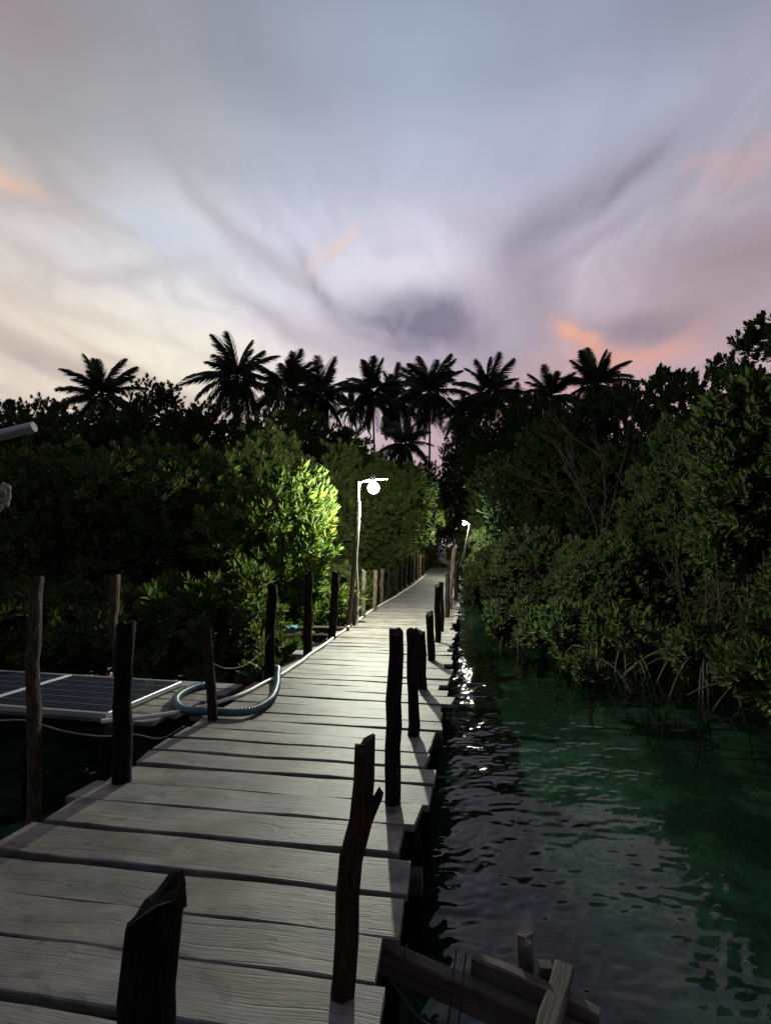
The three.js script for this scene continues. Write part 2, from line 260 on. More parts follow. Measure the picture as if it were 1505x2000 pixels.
{
  // ripple tile, 8 m: sum of whole-number waves
  const S = 1024, r = rng(33), waves = [];
  for (let i = 0; i < 70; i++) { const k = 7 + Math.pow(r(), 1.4) * 60, a = 1.15 + (r() - 0.5) * 2.0; waves.push([Math.round(k * Math.cos(a)), Math.round(k * Math.sin(a)), r() * 6.283, 1 / Math.pow(k, 1.0)]); }
  const h = new Float32Array(S * S); let mx = 0;
  for (let y = 0; y < S; y++) for (let x = 0; x < S; x++) {
    let s = 0; const u = (x / S) * 6.2832, v = (y / S) * 6.2832;
    for (const [a, b, p, m] of waves) s += m * Math.sin(a * u + b * v + p);
    const patch = 0.3 + 0.7 * smoothstep(Math.sin(u + 1.1 * Math.sin(v)) * 0.5 + 0.5 * Math.sin(2 * v + 2 + Math.sin(u)), -0.7, 0.6);
    h[y * S + x] = s * patch; mx = Math.max(mx, Math.abs(h[y * S + x]));
  }
  const f = new Float32Array(S * S * 4);
  for (let i = 0; i < S * S; i++) { f[i * 4] = f[i * 4 + 1] = f[i * 4 + 2] = 0.5 + (0.5 * h[i]) / mx; f[i * 4 + 3] = 1; }
  const bump = new THREE.DataTexture(f, S, S, THREE.RGBAFormat, THREE.FloatType); bump.wrapS = bump.wrapT = THREE.RepeatWrapping; bump.magFilter = THREE.LinearFilter; bump.needsUpdate = true; bump.repeat.set(1 / 6, 1 / 6);
  const g = new THREE.PlaneGeometry(1000, 1000, 8, 8); g.rotateX(-Math.PI / 2);
  const p = g.attributes.position, uv = g.attributes.uv; for (let i = 0; i < p.count; i++) uv.setXY(i, p.getX(i), p.getZ(i));
  const water = structure('water', g, new THREE.MeshPhysicalMaterial({ color: new THREE.Color().setRGB(0.33, 0.54, 0.47), transmission: 1, thickness: 0, roughness: 0.03, ior: 1.33, bumpMap: bump, bumpScale: 0.024 }));
  water.castShadow = false;
}

// ---------------------------------------------------------------- boardwalk
const midline = new THREE.CatmullRomCurve3([[-1.62, 3], [-1.36, 0], [-1.06, -2], [-0.74, -4], [-0.4, -6], [0.12, -9.3], [0.92, -14.4], [2.15, -22.7], [3.5, -32], [5.85, -53]].map(([x, z]) => V(x, 0, z)));
const walkLen = midline.getLength();
const walkAt = (s) => { const t = clamp(s / walkLen, 0, 1), p = midline.getPointAt(t), d = midline.getTangentAt(t); return { p, d, side: V(-d.z, 0, d.x) }; };
{
  const walk = thing('boardwalk', 'long narrow boardwalk of weathered grey planks running over the water', 'boardwalk', [0, 0, 0]);
  const r = rng(20), half = 1.06;
  let s = 1.0, i = 0;
  while (s < walkLen - 0.1) {
    const w = 0.2 + r() * 0.085, gap = r() < 0.22 ? 0.024 + r() * 0.014 : 0.009 + r() * 0.009, { p, side } = walkAt(s + w / 2);
    const narrow = lerp(1, 0.86, smoothstep(s, 25, 55)), a = (r() - 0.5) * 0.018, sd = side.clone().applyAxisAngle(V(0, 1, 0), a);
    const right = half * narrow + (r() - 0.45) * 0.14 + (r() < 0.12 ? 0.1 : 0), left = half * narrow + (r() - 0.45) * 0.12 + (r() < 0.1 ? 0.13 : 0);
    const h = 0.04, lift = DECK - h / 2 + (r() - 0.5) * 0.012, tilt = (r() - 0.5) * 0.014;
    const A = p.clone().addScaledVector(sd, -left).setY(lift - tilt), B = p.clone().addScaledVector(sd, right).setY(lift + tilt);
    part('plank', timber(A.toArray(), B.toArray(), w, h, { seed: 3 + i * 1.37, wob: s < 20 ? 0.006 : 0.004, seg: s < 24 ? 9 : 4, cut: [(r() - 0.5) * 0.07, (r() - 0.5) * 0.07] }), mBoards[Math.floor(r() * r() * 5)], walk);
    s += w + gap; i++;
  }
  for (const off of [-0.86, 0, 0.84]) for (let k = 0; k * 4 < walkLen - 2; k++) {
    const a = walkAt(k * 4), b = walkAt(Math.min(k * 4 + 4, walkLen - 0.3));
    part('stringer', timber(a.p.clone().addScaledVector(a.side, off).setY(DECK - 0.125).toArray(), b.p.clone().addScaledVector(b.side, off).setY(DECK - 0.125).toArray(), 0.07, 0.15, { seed: k + off * 9, seg: 3 }), mUnder, walk);
  }
  for (let k = 1; k < 26; k++) {
    const { p, side } = walkAt(k * 2.05);
    part('bearer', timber(p.clone().addScaledVector(side, -1.12).setY(DECK - 0.26).toArray(), p.clone().addScaledVector(side, 1.1).setY(DECK - 0.26).toArray(), 0.1, 0.11, { seed: k * 2.2, seg: 3 }), mUnder, walk);
  }
}

// ---------------------------------------------------------------- posts
// base and top in metres, run on down to the sea bed with the same lean
function post(label, spine, r, mat, o = {}) {
  const [bx, by, bz] = spine[0], top = spine[spine.length - 1], g0 = bed(bx, bz) - 0.25;
  const lean = (spine[1][0] - bx) / Math.max(0.3, spine[1][1] - by), leanz = (spine[1][2] - bz) / Math.max(0.3, spine[1][1] - by);
  const t = thing('wooden_post', label, 'post', [bx, g0, bz], o.group);
  const pts = [[bx - lean * 0.5 * (by - g0), g0, bz - leanz * 0.5 * (by - g0)], [bx, by, bz], ...spine.slice(1)].map(([x, y, z]) => [x - bx, y - g0, z - bz]);
  const n = 22, path = smoothPath(pts, n), seed = (used.get('wooden_post') ?? 0) * 1.713 + 2;
  for (let i = 1; i < n; i++) { path[i].x += r * 0.22 * n2(seed * 5, i * 0.33); path[i].z += r * 0.22 * n2(seed * 9, i * 0.33); }
  const radii = path.map((_, i) => r * (1.1 - 0.16 * (i / n)));
  part('shaft', tube(path, radii, { sides: o.sides ?? 12, rough: o.rough ?? 0.13, seed, slant: o.slant ?? [0.35 * n2(seed, 1), 0.35 * n2(seed, 2), 0.5], uv: 1 }), mat, t);
  return t;
}
const RG = 'posts along the right edge of the boardwalk', LG = 'posts along the left edge of the boardwalk';
{
  const p0 = post('nearest black post with a slanted cut top, large at the bottom of the view', [[-0.35, DECK, -0.8], [-0.342, 1.5, -0.79], [-0.335, 1.95, -0.79]], 0.041, mPostBlack, { group: RG, sides: 16, rough: 0.06, slant: [-0.05, 0.1, 0.16, 1.25] });
  part('splinter', tube(smoothPath([[0.045, 1.92 - p0.position.y, 0.0], [0.047, 1.955 - p0.position.y, 0.0], [0.046, 1.972 - p0.position.y, 0]], 4), [0.009, 0.007, 0.005, 0.004, 0.002], { sides: 6, rough: 0.3, seed: 4 }), mPostBrown, p0);
  const p1 = post('crooked brown post with a broken branch stub, second from the camera on the right edge', [[-0.152, DECK, -1.89], [-0.142, 1.1, -1.89], [-0.135, 1.3, -1.89], [-0.1, 1.43, -1.885], [-0.078, 1.56, -1.885], [-0.071, 1.75, -1.885]], 0.041, mPostBrown, { group: RG, rough: 0.2, sides: 14, slant: [0.2, 0.3, 0.9] });
  part('branch_stub', tube(smoothPath([[0.075, 1.47 - p1.position.y, 0.0], [0.11, 1.54 - p1.position.y, 0.005], [0.137, 1.595 - p1.position.y, 0.01]], 5), [0.03, 0.029, 0.026, 0.022, 0.018, 0.014], { sides: 8, rough: 0.25, seed: 9, slant: [0.5, 0.3, 0.6] }), mPostBrown, p1);
}
post('tall straight dark post casting a long shadow, third from the camera on the right edge', [[0.042, DECK, -3.23], [0.052, 1.4, -3.23], [0.066, 1.925, -3.23]], 0.05, mPostDark, { group: RG, slant: [-0.2, 0.5, 0.5] });
post('broad dark post standing fourth from the camera on the right edge', [[0.236, DECK, -4.37], [0.232, 1.3, -4.37], [0.222, 1.76, -4.37]], 0.05, mPostDark, { group: RG, slant: [0.1, 0.4, 0.5] });
post('short dark post half hidden behind the broad fourth post on the right edge', [[0.405, DECK, -5.8], [0.402, 1.2, -5.8], [0.392, 1.52, -5.8]], 0.056, mPostDark, { group: RG });
post('shortest right edge post, with a pointed top, level with the lit part of the deck', [[0.628, DECK, -7.22], [0.622, 1.2, -7.22], [0.61, 1.54, -7.22]], 0.054, mPostDark, { group: RG, slant: [0.6, 0.5, 0.3] });
post('slim dark post just behind the shortest right edge post', [[0.866, DECK, -8.58], [0.864, 1.4, -8.58], [0.862, 1.83, -8.58]], 0.052, mPostDark, { group: RG });
post('brown lamplit post on the right edge, beyond the slim dark one', [[1.05, DECK, -9.72], [1.05, 1.4, -9.72], [1.045, 1.81, -9.72]], 0.05, mPostBrown, { group: RG });
post('grey post on the right edge standing close before the tall leaning pole', [[1.4, DECK, -11.7], [1.4, 1.4, -11.7], [1.395, 1.9, -11.7]], 0.055, mPostDark, { group: RG });
post('tall grey pole leaning right, the tallest on the right edge of the deck', [[1.62, DECK, -13.2], [1.7, 1.8, -13.2], [1.79, 2.47, -13.2]], 0.06, mPostGrey, { group: RG });
post('small dark post on the right edge, first beyond the tall leaning pole', [[2.1, DECK, -15.4], [2.1, 1.4, -15.4], [2.1, 1.9, -15.4]], 0.06, mPostDark, { group: RG });
post('small dark post on the right edge, second beyond the tall leaning pole', [[2.5, DECK, -18], [2.5, 1.4, -18], [2.5, 1.85, -18]], 0.06, mPostDark, { group: RG });

post('tall grey pole standing in the water left of the walkway, before the solar panels', [[-3.13, 0.0, -4.74], [-3.15, 0.6, -4.74], [-3.2, 1.3, -4.74], [-3.2, 1.8, -4.74], [-3.2, 2.17, -4.74]], 0.056, mPostGrey, { group: 'poles beside the solar panels', slant: [0.4, -0.4, 0.4] });
post('slender grey pole standing in the water behind the solar panels', [[-3.68, 0.0, -7.2], [-3.7, 0.9, -7.2], [-3.77, 1.4, -7.2], [-3.77, 1.75, -7.2], [-3.76, 2.06, -7.2]], 0.062, mPostGrey, { group: 'poles beside the solar panels', slant: [0.4, -0.3, 0.3] });
post('thick black post at the left edge of the deck, in front of the solar panels', [[-1.765, DECK, -3.54], [-1.77, 1.4, -3.54], [-1.765, 1.945, -3.54]], 0.061, mPostBlack, { group: LG, rough: 0.09 });
post('short pointed brown post standing inside the loop of the hose', [[-1.565, DECK, -4.74], [-1.585, 1.25, -4.74], [-1.63, 1.68, -4.74]], 0.045, mPostBrown, { group: LG, slant: [1.2, -0.9, 0.3], rough: 0.2 });
const leftPosts = [
  ['dark post on the left edge where the hose crosses the white pipe', -1.38, -6.24, 2.015, 0.062, mPostBlack, 0.01],
  ['dark post before the lit leaves, second along the left edge beyond the hose', -1.145, -7.64, 2.09, 0.067, mPostDark, 0.005],
  ['dark leaning post before the lit leaves, third along the left edge beyond the hose', -0.923, -8.96, 2.045, 0.067, mPostDark, 0.06],
  ['short brown stump against the foot of the lamp pole', -0.63, -10.42, 1.59, 0.05, mPostBrown, 0.01],
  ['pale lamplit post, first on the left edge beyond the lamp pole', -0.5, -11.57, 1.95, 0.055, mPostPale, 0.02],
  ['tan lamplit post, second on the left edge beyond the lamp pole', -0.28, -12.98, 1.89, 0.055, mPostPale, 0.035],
  ['grey post, third on the left edge beyond the lamp pole', -0.12, -14.4, 1.87, 0.055, mPostGrey, 0.03],
  ['dark post, fourth on the left edge beyond the lamp pole', 0.085, -15.5, 1.93, 0.06, mPostDark, 0.02],
  ['dark post, fifth on the left edge beyond the lamp pole', 0.31, -17.0, 1.96, 0.06, mPostDark, 0.02],
  ['dark post, sixth on the left edge beyond the lamp pole', 0.53, -18.6, 1.99, 0.065, mPostDark, 0.0],
  ['dark post, seventh on the left edge beyond the lamp pole', 0.75, -20.1, 2.07, 0.065, mPostDark, 0.02],
  ['dark post, eighth on the left edge beyond the lamp pole', 1.0, -21.7, 2.15, 0.07, mPostDark, 0.02],
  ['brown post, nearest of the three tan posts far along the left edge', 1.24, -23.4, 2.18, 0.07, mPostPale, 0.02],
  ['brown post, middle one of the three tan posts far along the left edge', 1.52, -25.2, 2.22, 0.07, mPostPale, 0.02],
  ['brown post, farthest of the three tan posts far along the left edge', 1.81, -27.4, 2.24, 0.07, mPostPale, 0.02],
  ['last dark post before the far bend of the left edge', 2.16, -29.5, 2.3, 0.07, mPostDark, 0.02],
  ['lone post at the far end of the boardwalk', 5.1, -52, 2.35, 0.09, mPostGrey, 0.0],
];
for (const [label, x, z, top, r, m, dx] of leftPosts) post(label, [[x, DECK, z], [x + dx * 0.4, 1.3, z], [x + dx, top, z]], r, m, { group: LG });

// ---------------------------------------------------------------- lamps
function lampPost(label, foot, head, bulbAt, armEnd, bulbR, candela, poleR) {
  const gy = bed(foot[0], foot[2]) - 0.2, t = thing('lamp_post', label, 'lamp post', [foot[0], gy, foot[2]]);
  const rel = (p) => [p[0] - foot[0], p[1] - gy, p[2] - foot[2]];
  const mid = [lerp(foot[0], head[0], 0.5) + 0.03, lerp(foot[1], head[1], 0.5), foot[2]];
  const path = smoothPath([[0, 0, 0], rel(foot), rel(mid), rel(head)], 24);
  part('pole', tube(path, path.map((_, i) => poleR * (1.1 - 0.45 * (i / 24))), { sides: 10, rough: 0.12, seed: 3 + foot[2] }), mPostPale, t);
  const arm = part('arm', tube(smoothPath([rel([head[0], head[1] - 0.06, head[2]]), rel([lerp(head[0], armEnd[0], 0.12), head[1] + 0.01, head[2]]), rel([lerp(head[0], armEnd[0], 0.5), lerp(head[1], armEnd[1], 0.5) + 0.02, head[2]]), rel(armEnd)], 12), 0.014, { sides: 8 }), mWhitePipe, t);
  const pts = []; const R = bulbR;
  for (let i = 0; i <= 12; i++) { const a = (i / 12) * Math.PI * 0.86; pts.push(new THREE.Vector2(Math.max(0.0005, Math.sin(a) * R), -Math.cos(a) * R)); }
  pts.push(new THREE.Vector2(R * 0.34, R * 1.05), new THREE.Vector2(R * 0.3, R * 1.18));
  const bulb = part('bulb', new THREE.LatheGeometry(pts, 24), mBulb, t); bulb.position.set(...rel(bulbAt));
  const sock = part('socket', new THREE.LatheGeometry([[0.0005, 0.13], [R * 0.2, 0.125], [R * 0.42, 0.09], [R * 0.44, 0.0], [R * 0.3, -0.01]].map(([x, y]) => new THREE.Vector2(x, y)), 16), mSocket, bulb);
  sock.position.set(0, R * 1.15, 0);
  const cab = [rel([bulbAt[0], head[1] - 0.01, head[2]]), rel([head[0] + 0.03, head[1] - 0.03, head[2] + 0.02])];
  for (const k of [0.8, 0.6, 0.45]) cab.push(rel([lerp(foot[0], head[0], k) + 0.075, lerp(foot[1], head[1], k), foot[2] + 0.03]));
  cab.push(rel([lerp(foot[0], head[0], 0.25) + 0.14, lerp(foot[1], head[1], 0.22), foot[2] + 0.02]), rel([foot[0] + 0.17, DECK + 0.04, foot[2] + 0.03]));
  part('cable', tube(smoothPath(cab, 40), 0.009, { sides: 6 }), mWhitePipe, t);
  const light = new THREE.PointLight(new THREE.Color().setRGB(0.97, 1, 0.82), candela, 0, 2);
  light.name = 'bulb_light'; light.position.copy(bulb.position); light.castShadow = true; light.shadow.radius = 3; t.add(light);
  return t;
}
lampPost('slim leaning pole with a glowing round bulb, on the left edge before the bright leaves', [-0.72, DECK, -10.23], [-0.545, 3.79, -10.23], [-0.24, 3.66, -10.23], [0.05, 3.845, -10.23], 0.12, 125, 0.058);
lampPost('far thin lamp pole with a small lit bulb on the right edge of the boardwalk', [3.72, DECK, -26.5], [4.36, 3.7, -26.5], [4.07, 3.72, -26.5], [4.0, 3.9, -26.5], 0.09, 80, 0.06);

// ---------------------------------------------------------------- side platform with solar panels
{
  const ang = degToRad(12), ux = V(-Math.cos(ang), 0, -Math.sin(ang)), uz = V(-Math.sin(ang), 0, Math.cos(ang)), O = V(-2.3, 0, -6.02);
  const at = (a, b, y) => O.clone().addScaledVector(ux, a).addScaledVector(uz, b).setY(y);
  const plat = thing('side_platform', 'low plank platform off the left edge carrying the solar panels', 'platform', [0, 0, 0]);
  for (let i = 0; i < 6; i++) part('plank', timber(at(-0.62 + (i === 5 ? 0.05 : 0) + i * 0.03 + 0.05 * n2(i, 3), -0.12 + i * 0.235, DECK - 0.055).toArray(), at(4.3, -0.12 + i * 0.235, DECK - 0.055).toArray(), 0.215, 0.035, { seed: 300 + i * 3.1, seg: 8 }), mBoards[i % 3], plat);
  for (const a of [0.0, 1.5, 3.0, 4.1]) part('bearer', timber(at(a, -0.25, DECK - 0.13).toArray(), at(a, 1.2, DECK - 0.13).toArray(), 0.09, 0.1, { seed: a + 4 }), mUnder, plat);
  for (const [a, b] of [[0.02, 1.18], [0.02, -0.2], [2.3, 1.18], [2.3, -0.2], [4.1, 1.18]]) { const p = at(a, b, 0), y0 = bed(p.x, p.z) - 0.2; part('pile', tube(smoothPath([[p.x, y0, p.z], [p.x + 0.01, 0.2, p.z], [p.x, DECK - 0.19, p.z]], 8), 0.06, { sides: 10, rough: 0.12, seed: a + b }), mPostBlack, plat); }
  const cv = document.createElement('canvas'); cv.width = 1024; cv.height = 768; const c2 = cv.getContext('2d');
  c2.fillStyle = '#0b0f16'; c2.fillRect(0, 0, 1024, 768);
  for (let j = 0; j < 6; j++) for (let i = 0; i < 10; i++) {
    const x = 14 + i * 100, y = 12 + j * 124; c2.fillStyle = ['#0a0f1c', '#0b1120', '#090e19'][(i * 7 + j * 3) % 3]; c2.fillRect(x, y, 96, 120);
    c2.strokeStyle = '#6e757c'; c2.lineWidth = 3; for (const k of [30, 60, 90]) { c2.beginPath(); c2.moveTo(x, y + k); c2.lineTo(x + 96, y + k); c2.stroke(); }
  }
  c2.strokeStyle = '#8a9198'; c2.lineWidth = 5; for (let j = 0; j <= 6; j++) { c2.beginPath(); c2.moveTo(0, 10 + j * 124); c2.lineTo(1024, 10 + j * 124); c2.stroke(); }
  const cells = new THREE.CanvasTexture(cv); cells.colorSpace = THREE.SRGBColorSpace;
  const mCells = new THREE.MeshPhysicalMaterial({ map: cells, roughness: 0.7, specularIntensity: 0.1, clearcoat: 0.6, clearcoatRoughness: 0.01 });
  for (const [k, label] of [[0, 'dark solar panel in an aluminium frame, the one nearer the boardwalk'], [1, 'dark solar panel in an aluminium frame, the one cut by the left border']]) {
    const W = 1.5, D = 1.2, a0 = 0.03 + k * 1.515, C = at(a0 + W / 2, D / 2, DECK - 0.035), g = thing('solar_panel', label, 'solar panel', C.toArray(), 'solar panels on the side platform');
    g.rotation.y = -ang;
    const glass = part('glass', new THREE.BoxGeometry(W - 0.05, 0.012, D - 0.05), mCells, g); glass.position.y = 0.052;
    for (const s of [-1, 1]) {
      const f1 = part('frame_bar', timber([-W / 2, 0.035, (s * (D - 0.034)) / 2], [W / 2, 0.035, (s * (D - 0.034)) / 2], 0.034, 0.052, { wob: 0, seg: 1 }), mMetal, g);
      part('frame_bar', timber([(s * (W - 0.034)) / 2, 0.036, -D / 2 + 0.036], [(s * (W - 0.034)) / 2, 0.036, D / 2 - 0.036], 0.034, 0.052, { wob: 0, seg: 1 }), mMetal, g); f1.position.y = 0;
    }
  }
}

// ---------------------------------------------------------------- hose, pipe, ropes
{
  const path = smoothPath([[-2.02, 0.9, -6.0], [-2.14, 0.905, -5.8], [-2.16, 0.91, -5.42], [-1.93, 0.92, -5.0], [-1.62, 0.945, -4.86], [-1.28, 0.95, -4.83], [-1.15, 0.95, -5.15], [-1.17, 0.95, -5.6], [-1.25, 0.97, -6.05], [-1.33, 0.99, -6.38], [-1.47, 0.93, -6.5], [-1.52, 0.6, -6.52], [-1.53, 0.1, -6.5]], 620);
  tag(part('hose', tube(path, path.map((_, i) => 0.037 + 0.0032 * Math.sin(i * 1.57)), { sides: 12 }), mHose, scene), 'ribbed blue grey hose lying in a loop round the short pointed post', 'hose');
  const pp = smoothPath([[-2.55, 0.9, -4.72], [-2.03, 0.9, -4.93], [-1.66, 0.92, -5.22], [-1.32, 0.925, -6.1], [-1.1, 0.925, -7.36], [-0.89, 0.925, -8.85], [-0.56, 0.925, -11.17], [-0.16, 0.925, -13.84], [0.28, 0.925, -16.2], [0.72, 0.925, -18.86], [1.15, 0.925, -21.5], [1.8, 0.925, -26.2], [2.5, 0.925, -31]], 160);
  for (let i = 6; i < 160; i++) { pp[i].x += 0.02 * n2(i * 0.16, 4); }
  tag(part('water_pipe', tube(pp, 0.021, { sides: 10 }), mWhitePipe, scene), 'thin white plastic pipe laid along the left edge of the boardwalk', 'pipe');
  tag(part('rope', tube(smoothPath([[-1.61, 1.42, -4.76], [-1.56, 1.28, -5.1], [-1.48, 1.22, -5.5], [-1.42, 1.27, -5.9], [-1.37, 1.45, -6.2]], 24), 0.0045, { sides: 6, rough: 0.2 }), mRope, scene), 'thin rope sagging between the pointed post and the next left post', 'rope');
  tag(part('cable', tube(smoothPath([[-4.6, 0.84, -5.0], [-3.6, 0.86, -4.86], [-3.24, 0.9, -4.74], [-2.9, 0.82, -4.72], [-2.5, 0.79, -4.66], [-2.2, 0.82, -4.62], [-1.95, 0.8, -4.58], [-1.74, 0.915, -4.55]], 48), 0.007, { sides: 6 }), mRope, scene), 'pale cable strung under the solar panels to the edge of the deck', 'cable');
}
// beams and blue tarpaulin beside the lamp pole
{
  const t = thing('log_landing', 'two rough logs jutting left from the deck beside the lamp pole', 'landing', [-1.3, bed(-1.3, -9.8), -9.8]), y0 = t.position.y;
  part('log', tube(smoothPath([[-0.75, 0.93 - y0, 0.05], [0, 0.95 - y0, 0.02], [0.62, 0.93 - y0, 0]], 10), 0.04, { sides: 9, rough: 0.2, seed: 12 }), mPostGrey, t);
  part('log', tube(smoothPath([[-0.7, 0.83 - y0, 0.25], [0, 0.84 - y0, 0.22], [0.55, 0.8 - y0, 0.2]], 10), 0.045, { sides: 9, rough: 0.2, seed: 13 }), mPostBrown, t);
  for (const x of [-0.6, 0.1]) part('pile', tube(smoothPath([[x, -0.2, 0.12], [x, 0.5, 0.13], [x + 0.01, 0.88 - y0, 0.12]], 8), 0.04, { sides: 8, rough: 0.2, seed: x + 5 }), mPostDark, t);
  const g = new THREE.PlaneGeometry(0.5, 0.62, 16, 20), p = g.attributes.position;
  for (let i = 0; i < p.count; i++) { const u = p.getX(i), v = p.getY(i), a = clamp((v + 0.31) / 0.62, 0, 1) * 5.2 - 2.6, R = 0.06 + 0.02 * n2(u * 6, v * 6), d = Math.max(0, Math.abs(a) - 1.57) * 0.09; p.setXYZ(i, u, R * Math.cos(clamp(a, -1.57, 1.57)) - d + 0.02 * n2(u * 9, v * 7), R * Math.sin(clamp(a, -1.57, 1.57)) + 0.02 * n2(u * 8 + 5, v * 9)); }
  g.computeVertexNormals(); g.translate(-1.9, 0.95, -9.74);
  tag(part('tarpaulin', g, mBlueCloth, scene), 'crumpled blue tarpaulin draped over the log ends by the left deck edge', 'tarpaulin');
}
// ---------------------------------------------------------------- timber frame at the lower right
{
  const t = thing('mooring_frame', 'low frame of rough grey timbers over the water at the bottom right', 'timber frame', [0.5, bed(0.5, -2.35), -2.35]), y0 = t.position.y;
  const L = (x, y, z) => [x - 0.5, y - y0, z + 2.35];
  part('beam', timber(L(-0.22, 0.515, -2.68), L(1.05, 0.49, -2.03), 0.075, 0.12, { seed: 41, seg: 10, wob: 0.012 }), mBeam, t);
  part('board', timber(L(0.405, 0.575, -2.44), L(0.86, 0.545, -2.2), 0.05, 0.1, { seed: 47, seg: 8, wob: 0.012, cut: [0.03, 0] }), mBeam, t);
  part('post', tube(smoothPath([L(0.63, -0.95, -2.42), L(0.63, 0.1, -2.42), L(0.625, 0.72, -2.42)], 14), 0.036, { sides: 9, rough: 0.16, seed: 44, slant: [0.5, 0.3, 0.5] }), mBeam, t);
  part('block', timber(L(0.69, 0.48, -2.38), L(0.7, 0.635, -2.38), 0.06, 0.05, { seed: 45, up: V(0, 0, 1) }), mBeam, t);
  part('block', timber(L(0.755, 0.48, -2.36), L(0.76, 0.63, -2.35), 0.05, 0.05, { seed: 46, up: V(0, 0, 1) }), mBeam, t);
  part('cross_board', timber(L(0.78, 0.63, -2.35), L(0.4, 0.6, -1.72), 0.075, 0.05, { seed: 48, seg: 8, wob: 0.01 }), mBeam, t);
  for (const [x, z] of [[0.285, -2.39], [0.325, -2.37]]) part('wire_tie', tube(smoothPath([L(x - 0.02, 0.4, z + 0.05), L(x, 0.55, z + 0.045), L(x + 0.015, 0.6, z), L(x + 0.03, 0.68, z - 0.01)], 12), 0.0035, { sides: 6 }), mWire, t);
  part('wire_tie', tube(smoothPath([L(0.09, 0.44, -2.5), L(0.092, 0.58, -2.5), L(0.1, 0.59, -2.55)], 8), 0.004, { sides: 6 }), mWire, t);
  part('hanging_cable', tube(smoothPath([L(0.02, 0.46, -2.52), L(0.16, 0.36, -2.42), L(0.27, 0.37, -2.35), L(0.36, 0.3, -2.3), L(0.46, 0.28, -2.24), L(0.54, 0.36, -2.2)], 28), 0.009, { sides: 7 }), mWire, t);
}
// tube end and lashing that reach in at the left border
{
  const t = thing('awning_pole', 'upright pole with a pale tube lashed to it, just past the left border', 'pole', [-1.66, DECK, -2.0]);
  part('upright', tube(smoothPath([[0, 0, 0], [0.01, 1, 0], [0.0, 2.35, 0]], 10), 0.035, { sides: 10, rough: 0.1, seed: 5 }), mPostGrey, t);
  part('cross_tube', tube([V(-0.35, 1.9, -0.05), V(0, 1.985, -0.055), V(0.228, 2.045, -0.06)], 0.021, { sides: 14 }), mMetal, t);
  const k = []; for (let i = 0; i < 50; i++) { const a = i * 0.62; k.push([0.13 + Math.cos(a) * 0.055 * (1 + 0.3 * n2(i, 1)), 1.72 + 0.05 * n2(i * 0.7, 3) + i * 0.001, 0.03 + Math.sin(a) * 0.04]); }
  part('lashing', tube(smoothPath(k, 220), 0.011, { sides: 6, rough: 0.2 }), mRope, t);
}

// ---------------------------------------------------------------- foliage
function leafBlade(L, W, bend, out) { // out: triangle list in a frame where y runs along the blade
  const at = (t, s) => [s * W * 0.5 * Math.sin(Math.PI * Math.pow(t, 0.72)) * 1.0, t * L, bend * t * t * L + Math.abs(s) * W * 0.16];
  const ts = [0, 0.3, 0.68, 1];
  for (let i = 0; i < 3; i++) for (const s of [-1, 1]) {
    const a = at(ts[i], 0), b = at(ts[i + 1], 0), c = at(ts[i], s), d = at(ts[i + 1], s);
    if (i > 0) out.push(s > 0 ? [a, c, b] : [a, b, c]);
    if (i < 2) out.push(s > 0 ? [c, d, b] : [c, b, d]);
  }
}
function rosette(count, seed, twig) { // leaves of about unit length round a twig tip, pointing up y
  const r = rng(seed), pos = [], nor = [];
  const m = new THREE.Matrix4(), e = new THREE.Euler(), v = V();
  for (let k = 0; k < count; k++) {
    const tris = []; leafBlade(0.85 + 0.3 * r(), 0.42 + 0.08 * r(), -0.25 + 0.2 * r(), tris);
    const tilt = lerp(0.2, 1.25, k / (count - 1)) + (r() - 0.5) * 0.3, spin = k * 2.399 + r() * 0.5;
    m.makeRotationFromEuler(e.set(tilt, spin, 0, 'YXZ')); m.setPosition(0, -0.5 * (k / count), 0);
    for (const t of tris) for (const p of t) { v.set(...p).applyMatrix4(m); pos.push(v.x, v.y, v.z); }
  }
  const g = new THREE.BufferGeometry(); g.setAttribute('position', new THREE.Float32BufferAttribute(pos, 3)); g.computeVertexNormals();
  return g;
}
const ROS = [rosette(8, 3), rosette(7, 4), rosette(9, 5)], FAR = [rosette(7, 8), rosette(7, 9)];
const mI = new THREE.Matrix4(), qI = new THREE.Quaternion(), Y = V(0, 1, 0), col = new THREE.Color();

